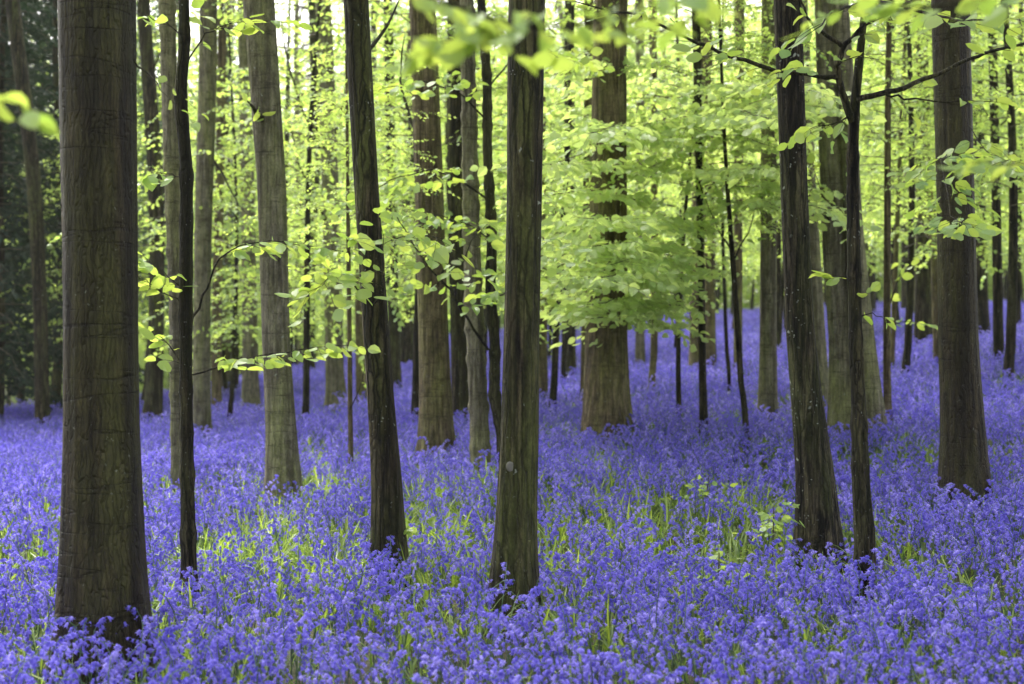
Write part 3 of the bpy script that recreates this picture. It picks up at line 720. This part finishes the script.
for k, (x, y) in enumerate(spread(34, 98, 128, 3.0)):
    place(PROTO_F, k, x, y, random.uniform(3.1, 4.2), 'tallest pale tree rising at the very back ' + side_word(x, y), 'tallest trees at the back ' + side_word(x, y))

# ------------------------------------------------------------------ dark evergreens on the left
def conifer(name, label, loc, Ht, rad, seed, mat='needle', h0=.8, nb=70, leaf=.10, cat='conifer'):
    rng = np.random.default_rng(seed); o = thing(name, label, cat, loc)
    link('trunk', pole(rng, Ht, .11, 'dark'), o)
    f = Foliage(rng)
    for i in range(nb):
        u = (i + rng.random()) / nb; z = h0 + (Ht - h0) * u; a = i * 2.4 + rng.normal(0, .4)
        L = rad * (1 - .75 * u) * rng.uniform(.7, 1.1); s = np.linspace(0, 1, 6)
        pts = np.stack([np.cos(a) * s * L, np.sin(a) * s * L, z + L * (.12 * s - .38 * s ** 2)], -1) + rng.normal(0, .03, (6, 3)) * s[:, None]
        f.bough(pts, .012, leaf, .035, .11, (.25, .7), start=.10, droop=.35)
    link('branch', f.wood_mesh('boughs', M['twig']), o); link('crown', f.leaf_mesh('crown', M[mat]), o)
def at_px(px, y): x = (px - 512) / FX * y; return (x, y, gz(x, y))
conifer('conifer', 'dark conifer with drooping boughs at the left edge', at_px(-6, 26), 12, 2.0, 1, nb=150, leaf=.11)
conifer('conifer', 'dark conifer seen just left of the thickest left trunk', at_px(58, 31), 13, 1.7, 2, h0=1.2, nb=130, leaf=.12)
conifer('conifer', 'dark conifer behind the shaded trunk at the left edge', at_px(22, 36), 14, 1.8, 5, h0=2.6, nb=130, leaf=.12)
conifer('conifer', 'dark conifer at the left edge behind the first conifer', at_px(-14, 33), 13, 1.9, 6, h0=1.0, nb=120, leaf=.12)
conifer('conifer', 'dark far conifer at the back of the evergreens on the left', at_px(42, 43), 15, 2.2, 7, h0=2.0, nb=120, leaf=.13)
conifer('holly', 'dark glossy evergreen between the thickest left trunk and the thin dark sapling', at_px(150, 26.5), 8, 1.15, 3, 'holly', h0=2.2, nb=95, leaf=.08, cat='evergreen')
conifer('holly', 'dark glossy evergreen glimpsed behind the S bend trunk', at_px(234, 30), 8, 1.0, 4, 'holly', h0=2.4, nb=75, leaf=.08, cat='evergreen')

# ------------------------------------------------------------------ leafy seedling by the freckled trunk
def seedling(label, px, py, hgt, seed, leaf=.1, n=6):
    rng = np.random.default_rng(seed); B = base_at(px, py, .18); o = thing('beech_seedling', label, 'seedling', B)
    f = Foliage(rng); mb = MB()
    top = np.array([rng.normal(0, .03), 0, hgt])
    for i in range(n):
        a = i * 2.4 + rng.uniform(0, .6); z = hgt * (.55 + .45 * i / n)
        p = np.array([0, 0, z]); d = np.array([math.cos(a), math.sin(a), .35])
        f.twig(p, d, rng.uniform(.10, .24), leaf, .028, r=.003, droop=.3)
    tube(mb, np.array([[0, 0, -.05], top * .5, top]), [.006, .005, .003], 5)
    link('stem', mb.mesh('stem', M['twig']), o); link('foliage', f.leaf_mesh('foliage', M['leaf'], True), o)
seedling('lime green leafy seedling at the left foot of the lichen freckled trunk', 772, 556, .46, 1, .07, 9)
seedling('small lime green seedling low among bluebells, left of the larger one', 718, 592, .37, 2, .06, 4)
seedling('pale green seedling clump in the grassy clearing right of centre', 700, 512, .42, 3, .055, 7)

# ------------------------------------------------------------------ bluebells
def stem_curve(rng, h):
    k = 9; s = np.linspace(0, 1, k); a = rng.uniform(0, 6.28); n = rng.uniform(.10, .2)
    off = .05 * s + n * np.clip(s - .62, 0, 1) ** 2 * 3.2
    z = h * (s - .9 * np.clip(s - .74, 0, 1) ** 2 * 2.2)
    return np.stack([np.cos(a) * off, np.sin(a) * off, z], -1), a

def bell(mb, p, ax, L, rng, sides=6):
    ax = ax / (np.linalg.norm(ax) + 1e-9)
    ref = np.array([1.0, 0, 0]) if abs(ax[0]) < .8 else np.array([0, 1.0, 0])
    u = np.cross(ax, ref); u /= np.linalg.norm(u); w = np.cross(ax, u)
    t = rng.random()
    rs = [(.0, .0022), (.15, .0052), (.75, .0062), (1.0, .0125)] if sides == 6 else [(0, .004), (.8, .007), (1.0, .013)]
    a = np.arange(sides) / sides * 6.283
    V = []
    for f, r in rs:
        al = ax * L * f
        rr = np.full(sides, r)
        V.append(p + al + rr[:, None] * (np.cos(a)[:, None] * u + np.sin(a)[:, None] * w))
    # recurved lobe tips
    m = len(rs)
    if sides == 6:
        V[-1] = V[-1] - ax * .002
    V = np.concatenate(V)
    i = np.arange(m - 1)[:, None] * sides; j = np.arange(sides)[None]; j2 = (j + 1) % sides
    q = np.stack([i + j, i + j2, i + sides + j2, i + sides + j], -1).reshape(-1, 4)
    if sides == 6:   # six pointed petals instead of a closed rim
        q = q[:-6]
        tips = []
        for s in range(6):
            base = 2 * 6
            am = (a[s] + 6.283 / 12)
            tip = p + ax * L * .97 + .0135 * (math.cos(am) * u + math.sin(am) * w)
            tips.append(tip)
        V = np.concatenate([V[:18], np.array(tips)])
        tr = [[12 + s, 12 + (s + 1) % 6, 18 + s] for s in range(6)]
        mb.add(V, q, tr, tone=np.full(len(V), t))
    else:
        mb.add(V, q, tone=np.full(len(V), t))

def bluebell_geo(rng, head, stem, ox=0, oy=0, sides=6, nb=None, big=1.0):
    h = rng.uniform(.27, .42)
    c, a = stem_curve(rng, h); c = c + np.array([ox, oy, 0])
    tube(stem, c, np.linspace(.0030, .0016, len(c)) * (1.4 if sides == 4 else 1), 4 if sides == 6 else 3, tone=rng.random())
    nb = nb or rng.integers(7, 12)
    for i in range(nb):
        s = .60 + .40 * i / (nb - 1)
        f = s * (len(c) - 1); k = min(int(f), len(c) - 2); p = c[k] + (c[k + 1] - c[k]) * (f - k)
        b = a + rng.normal(0, .9)
        out = np.array([math.cos(b), math.sin(b), 0]) 
        ped = p + out * .012 + np.array([0, 0, .004])
        tube(stem if False else head, np.array([p, (p + ped) / 2 + [0, 0, .003], ped]), [.0011, .001, .001], 3, tone=.3)
        ax = out * rng.uniform(.35, .9) + np.array([0, 0, -1.0 * (.5 + .8 * (1 - i / nb))])
        bell(head, ped, ax, .0185 * rng.uniform(.8, 1.1) * big * (1 - .25 * i / nb), rng, sides)

PET, STM = M['petal'], M['stem']
NEAR = []
for i in range(6):
    rng = np.random.default_rng(40 + i); hd, st = MB(), MB()
    bluebell_geo(rng, hd, st, big=1.15)
    NEAR.append((st.mesh('bluebell_stem', STM), hd.mesh('bluebell_head', PET, smooth=False)))

pc_near = bpy.data.collections.new('bluebell_plants')     # sources of the flower carpet, not in the scene themselves
pc_far = bpy.data.collections.new('bluebell_patches')
pc_grass = bpy.data.collections.new('blade_tufts')
def proto_obj(coll, name, mbs):
    """one object from several builders with one material each"""
    me = bpy.data.meshes.new(name)
    V = []; faces = []; mi = []; T = []; off = 0
    for k, mb in enumerate(mbs):
        v = np.concatenate(mb.v); V.append(v); T.append(np.concatenate(mb.tone))
        for arr in mb.q + mb.t:
            faces += (arr + off).tolist(); mi += [k] * len(arr)
        off += len(v)
    me.from_pydata(np.concatenate(V).tolist(), [], faces)
    me.polygons.foreach_set('material_index', np.array(mi, np.int32))
    at = me.attributes.new('tone', 'FLOAT', 'POINT'); at.data.foreach_set('value', np.concatenate(T).astype(np.float32))
    o = bpy.data.objects.new(name, me); coll.objects.link(o); return o
for i in range(8):
    rng = np.random.default_rng(60 + i); hd, st = MB(), MB()
    bluebell_geo(rng, hd, st, big=1.15)
    o = proto_obj(pc_near, 'bluebell_%c' % (97 + i), [st, hd]); o.data.materials.append(STM); o.data.materials.append(PET)
for i in range(5):
    rng = np.random.default_rng(80 + i); hd, st = MB(), MB()
    for k in range(9):
        bluebell_geo(rng, hd, st, rng.normal(0, .14), rng.normal(0, .14), sides=4, nb=7, big=1.5)
    o = proto_obj(pc_far, 'patch_%c' % (97 + i), [st, hd]); o.data.materials.append(STM); o.data.materials.append(PET)

def blade(mb, rng, ox, oy, L, wdt):
    a = rng.uniform(0, 6.28); lean = rng.uniform(.15, .8)
    k = 6; s = np.linspace(0, 1, k)
    out = L * lean * s ** 1.6; z = L * (s - lean * .55 * s ** 2.4)
    d = np.array([math.cos(a), math.sin(a)]); n = np.array([-d[1], d[0]])
    w = wdt * np.sin(np.pi * np.clip(.12 + .88 * s, 0, 1)) ** .6 * (1 - .15 * s)
    w[-1] = .0006
    c = np.stack([ox + d[0] * out, oy + d[1] * out, z], -1)
    l = c.copy(); r = c.copy(); l[:, :2] += n * w[:, None] / 2; r[:, :2] -= n * w[:, None] / 2; l[:, 2] += w * .25; r[:, 2] += w * .25
    V = np.stack([l, c, r], 1).reshape(-1, 3)
    i = np.arange(k - 1)[:, None] * 3; j = np.arange(2)[None]
    q = np.stack([i + j, i + j + 1, i + 3 + j + 1, i + 3 + j], -1).reshape(-1, 4)
    mb.add(V, q, tone=np.full(len(V), rng.random()))
for i in range(5):
    rng = np.random.default_rng(90 + i); mb = MB()
    for k in range(9): blade(mb, rng, rng.normal(0, .035), rng.normal(0, .035), rng.uniform(.18, .36), rng.uniform(.008, .015))
    o = proto_obj(pc_grass, 'tuft_%c' % (97 + i), [mb]); o.data.materials.append(M['grass'])

# density of flowers: thinner in grassy gaps
CLEAR = [(255, 545, 50, 26, .85), (285, 520, 40, 20, .7), (440, 520, 46, 26, .75), (640, 505, 60, 24, .6), (725, 505, 50, 12, .72), (690, 530, 40, 10, .5), (560, 540, 40, 20, .5), (470, 560, 40, 14, .4),
         (600, 470, 40, 14, .5), (330, 560, 60, 22, .5), (900, 560, 40, 20, .45), (500, 480, 40, 14, .5), (200, 620, 30, 20, .4), (770, 600, 40, 20, .4), (772, 556, 16, 4, .6)]
CL = []
for (px, py, ax, ay, st) in CLEAR:
    b = base_at(px, py, .15); CL.append((b.x, b.y, ax * 1.15 / FX * b.y, .9 + ay / FX * b.y * b.y / CAM_H * 1.5, st))
def vnoise(x, y, sc, seed):
    r = np.random.default_rng(seed); g = r.random((64, 64))
    u = x / sc; v = y / sc; i = np.floor(u).astype(int); j = np.floor(v).astype(int); fu = u - i; fv = v - j
    fu = fu * fu * (3 - 2 * fu); fv = fv * fv * (3 - 2 * fv)
    G = lambda a, b: g[a % 64, b % 64]
    return (G(i, j) * (1 - fu) + G(i + 1, j) * fu) * (1 - fv) + (G(i, j + 1) * (1 - fu) + G(i + 1, j + 1) * fu) * fv
def clearing(x, y):
    c = np.zeros_like(x)
    for (cx, cy, ax, ay, st) in CL:
        c = np.maximum(c, st * np.exp(-(((x - cx) / ax) ** 2 + ((y - cy) / ay) ** 2)))
    return c
def flower_density(x, y):
    n = .55 * vnoise(x, y, .55, 1) + .45 * vnoise(x + 9, y, 1.7, 2)
    d = .42 + 1.08 * sstep(.28, .64, n)
    d = d * (1 - .85 * clearing(x, y))
    d = np.maximum(d, .9 * (1 - sstep(6.2, 7.6, y)))
    d = d * (1 - sstep(26, 31, y) * sstep(-6.5, -9, x))           # no flowers under the dark evergreens
    return d
TR = [(b.x + P[1][0], b.y, R[0] * 1.12) for (_, P, R, _, b) in ROOTS]
def scatter(y0, y1, dens, edge, fn, rng, avoid=True):
    out = []
    ys = np.linspace(y0, y1, 40)
    for a, b in zip(ys[:-1], ys[1:]):
        hw = .36 * b * edge + .5
        n = rng.poisson(dens * (b - a) * 2 * hw)
        x = rng.uniform(-hw, hw, n); y = rng.uniform(a, b, n)
        k = rng.random(n) < fn(x, y) / 1.5
        out.append(np.stack([x[k], y[k]], -1))
    p = np.concatenate(out)
    if avoid:
        k = np.ones(len(p), bool)
        for (tx, ty, tr) in TR: k &= (p[:, 0] - tx) ** 2 + (p[:, 1] - ty) ** 2 > tr * tr
        p = p[k]
    return p

def carpet(name, coll, p, smin, smax, rng, tilt=.12, nvar=5):
    me = bpy.data.meshes.new(name); n = len(p)
    co = np.stack([p[:, 0], p[:, 1], ground(p[:, 0], p[:, 1]) - .01], -1).astype(np.float32)
    me.vertices.add(n); me.vertices.foreach_set('co', co.ravel())
    rot = np.stack([rng.normal(0, tilt, n), rng.normal(0, tilt, n), rng.uniform(0, 6.283, n)], -1).astype(np.float32)
    a = me.attributes.new('rot', 'FLOAT_VECTOR', 'POINT'); a.data.foreach_set('vector', rot.ravel())
    a = me.attributes.new('scl', 'FLOAT', 'POINT'); a.data.foreach_set('value', rng.uniform(smin, smax, n).astype(np.float32))
    a = me.attributes.new('idx', 'INT', 'POINT'); a.data.foreach_set('value', rng.integers(0, nvar, n).astype(np.int32))
    o = link(name, me); o['kind'] = 'stuff'
    return o
def add_gn(o, colls_points):
    ng = bpy.data.node_groups.new(o.name + '_scatter', 'GeometryNodeTree')
    ng.interface.new_socket('Geometry', in_out='INPUT', socket_type='NodeSocketGeometry')
    ng.interface.new_socket('Geometry', in_out='OUTPUT', socket_type='NodeSocketGeometry')
    gi = ng.nodes.new('NodeGroupInput'); go = ng.nodes.new('NodeGroupOutput')
    ip = ng.nodes.new('GeometryNodeInstanceOnPoints'); ci = ng.nodes.new('GeometryNodeCollectionInfo')
    ci.inputs['Collection'].default_value = colls_points; ci.inputs['Separate Children'].default_value = True; ci.inputs['Reset Children'].default_value = True
    def na(nm, t):
        n = ng.nodes.new('GeometryNodeInputNamedAttribute'); n.data_type = t; n.inputs['Name'].default_value = nm; return n.outputs['Attribute']
    L = ng.links
    L.new(gi.outputs[0], ip.inputs['Points']); L.new(ci.outputs[0], ip.inputs['Instance']); ip.inputs['Pick Instance'].default_value = True
    L.new(na('idx', 'INT'), ip.inputs['Instance Index']); L.new(na('scl', 'FLOAT'), ip.inputs['Scale'])
    er = ng.nodes.new('FunctionNodeEulerToRotation'); L.new(na('rot', 'FLOAT_VECTOR'), er.inputs[0]); L.new(er.outputs[0], ip.inputs['Rotation'])
    L.new(ip.outputs[0], go.inputs[0])
    md = o.modifiers.new('scatter', 'NODES'); md.node_group = ng

rng = np.random.default_rng(5)
pn = scatter(3.6, 19, 205, 1.1, flower_density, rng)
# the nearest ones that the frame shows are objects of their own
zt = ground(pn[:, 0], pn[:, 1]) + .33
px = W / 2 + pn[:, 0] / pn[:, 1] * FX; py = H / 2 - (zt - CAM_H) / pn[:, 1] * FX
vis = (px > 2) & (px < W - 2) & (py < H - 6)
order = np.argsort(np.where(vis, pn[:, 1], 1e9))[:300]
mask = np.ones(len(pn), bool); mask[order] = False
BB = []
for (stm, hdm) in NEAR:
    o = thing('bluebell', '', 'bluebell', (0, 0, 0)); link('stem', stm, o); link('flower_head', hdm, o); BB.append(o)
def bb_zone(p):
    for lim, w in ((180, 'in front of the thickest left trunk'), (360, 'at the bottom edge below the warty grey trunk'), (600, 'at the bottom edge below the central trunk'),
                   (780, 'at the bottom edge left of the freckled trunk'), (9999, 'at the bottom edge below the forked sapling')):
        if p < lim: return w
for n, i in enumerate(order):
    x, y = pn[i]; s = float(rng.uniform(.85, 1.12)); loc = (x, y, gz(x, y) - .01); rz = float(rng.uniform(0, 6.28))
    z = bb_zone(px[i]); lab = 'violet blue nodding bluebell ' + z; grp = 'nearest bluebells ' + z
    if n < len(BB):
        o = BB[n]; o.location = loc; o.rotation_euler = (0, 0, rz); o.scale = (s, s, s); o['label'] = lab; o['group'] = grp
    else:
        copy_tree(BB[n % len(BB)], loc, rz, s, lab, grp)
def carpet_all(name, parts):
    """one mesh of points, one scatter: every part brings its own sources"""
    o = carpet(name, None, parts[0][1], *parts[0][2:4], rng, nvar=parts[0][4]); add_gn(o, parts[0][0]); return o
# near and far bluebells share one object: far patches join the same sources
pf = scatter(19, 66, 21, 1.08, flower_density, rng)
pall = np.concatenate([pn[mask], pf])
o = carpet('bluebells', None, pall, .72, 1.2, rng, nvar=8)
nn = int(mask.sum()); idx = np.concatenate([rng.integers(0, 8, nn), 8 + rng.integers(0, 5, len(pf))]).astype(np.int32)
o.data.attributes['idx'].data.foreach_set('value', idx)
for ob in list(pc_far.objects):
    ob.name = 'z_' + ob.name; pc_near.objects.link(ob)
add_gn(o, pc_near)

def grass_density(x, y):
    d = .18 + .38 * vnoise(x, y, .8, 3) + 1.6 * clearing(x, y)
    d = d * (.5 + .5 * sstep(5, 8, y))
    return d * (1 - sstep(27, 33, y) * sstep(-7, -9.5, x))
pg = np.concatenate([scatter(3.6, 18, 80, 1.1, grass_density, rng), scatter(18, 50, 12, 1.05, grass_density, rng)])
og = carpet('grass', None, pg, .7, 1.1, rng, nvar=5)
sc_ = (rng.uniform(.7, 1.1, len(pg)) + .22 * clearing(pg[:, 0], pg[:, 1])).astype(np.float32); og.data.attributes['scl'].data.foreach_set('value', sc_); add_gn(og, pc_grass)

# ------------------------------------------------------------------ the damp air under the trees
def haze(density):
    m, nt, out = new_mat('damp_air')
    pv = node(nt, 'ShaderNodeVolumePrincipled'); pv.inputs['Color'].default_value = (.97, .98, .95, 1)
    pv.inputs['Density'].default_value = density; pv.inputs['Anisotropy'].default_value = .2
    nt.links.new(pv.outputs[0], out.inputs['Volume'])
    X, Y0, Y1, Z0, Z1 = 410, -310, 510, -8, 32
    v = [(x, y, z) for z in (Z0, Z1) for y in (Y0, Y1) for x in (-X, X)]
    mb = MB(); mb.add(np.array(v), [[0, 2, 3, 1], [4, 5, 7, 6], [0, 1, 5, 4], [2, 6, 7, 3], [0, 4, 6, 2], [1, 3, 7, 5]])
    o = link('haze', mb.mesh('haze', m, False)); o['kind'] = 'stuff'
haze(.0003)

# ------------------------------------------------------------------ camera, light, sky
cam = bpy.data.cameras.new('camera'); co = bpy.data.objects.new('camera', cam); COL.objects.link(co)
co.location = (0, 0, CAM_H); co.rotation_euler = (math.radians(90), 0, 0)
cam.lens = 50; cam.sensor_width = 36; cam.clip_end = 2000; cam.clip_start = .05
cam.dof.use_dof = True; cam.dof.focus_distance = FOCUS; cam.dof.aperture_fstop = 2.6
scene.camera = co

el, az = math.radians(52), math.radians(-22)
sd = Vector((math.sin(az) * math.cos(el), math.cos(az) * math.cos(el), math.sin(el)))
sun = bpy.data.lights.new('sun', 'SUN'); sun.energy = 1.5; sun.angle = math.radians(14); sun.color = (1, .96, .88)
so = bpy.data.objects.new('sun', sun); COL.objects.link(so); so.rotation_euler = sd.to_track_quat('Z', 'Y').to_euler(); so.location = (0, 0, 40)

w = bpy.data.worlds.new('World'); scene.world = w; w.use_nodes = True
nt = w.node_tree; bg = nt.nodes['Background']
sky = nt.nodes.new('ShaderNodeTexSky'); sky.sky_type = 'NISHITA'; sky.sun_disc = False
sky.sun_elevation = el; sky.sun_rotation = az; sky.dust_density = 7; sky.air_density = 0.8; sky.ozone_density = 1
hs = nt.nodes.new('ShaderNodeHueSaturation'); hs.inputs['Saturation'].default_value = .35   # thin cloud: the sky's blue mostly washed out
nt.links.new(sky.outputs[0], hs.inputs['Color']); nt.links.new(hs.outputs[0], bg.inputs[0]); bg.inputs[1].default_value = .13

vs = scene.view_settings; vs.view_transform = 'Standard'; vs.look = 'None'; vs.gamma = 1; vs.use_curve_mapping = False
vs.exposure = 2.3
scene.cycles.max_bounces = 8; scene.cycles.diffuse_bounces = 4; scene.cycles.transmission_bounces = 6; scene.cycles.glossy_bounces = 2
scene.cycles.use_denoising = True
scene.cycles.sample_clamp_indirect = 6; scene.cycles.volume_bounces = 1
scene.render.use_persistent_data = False
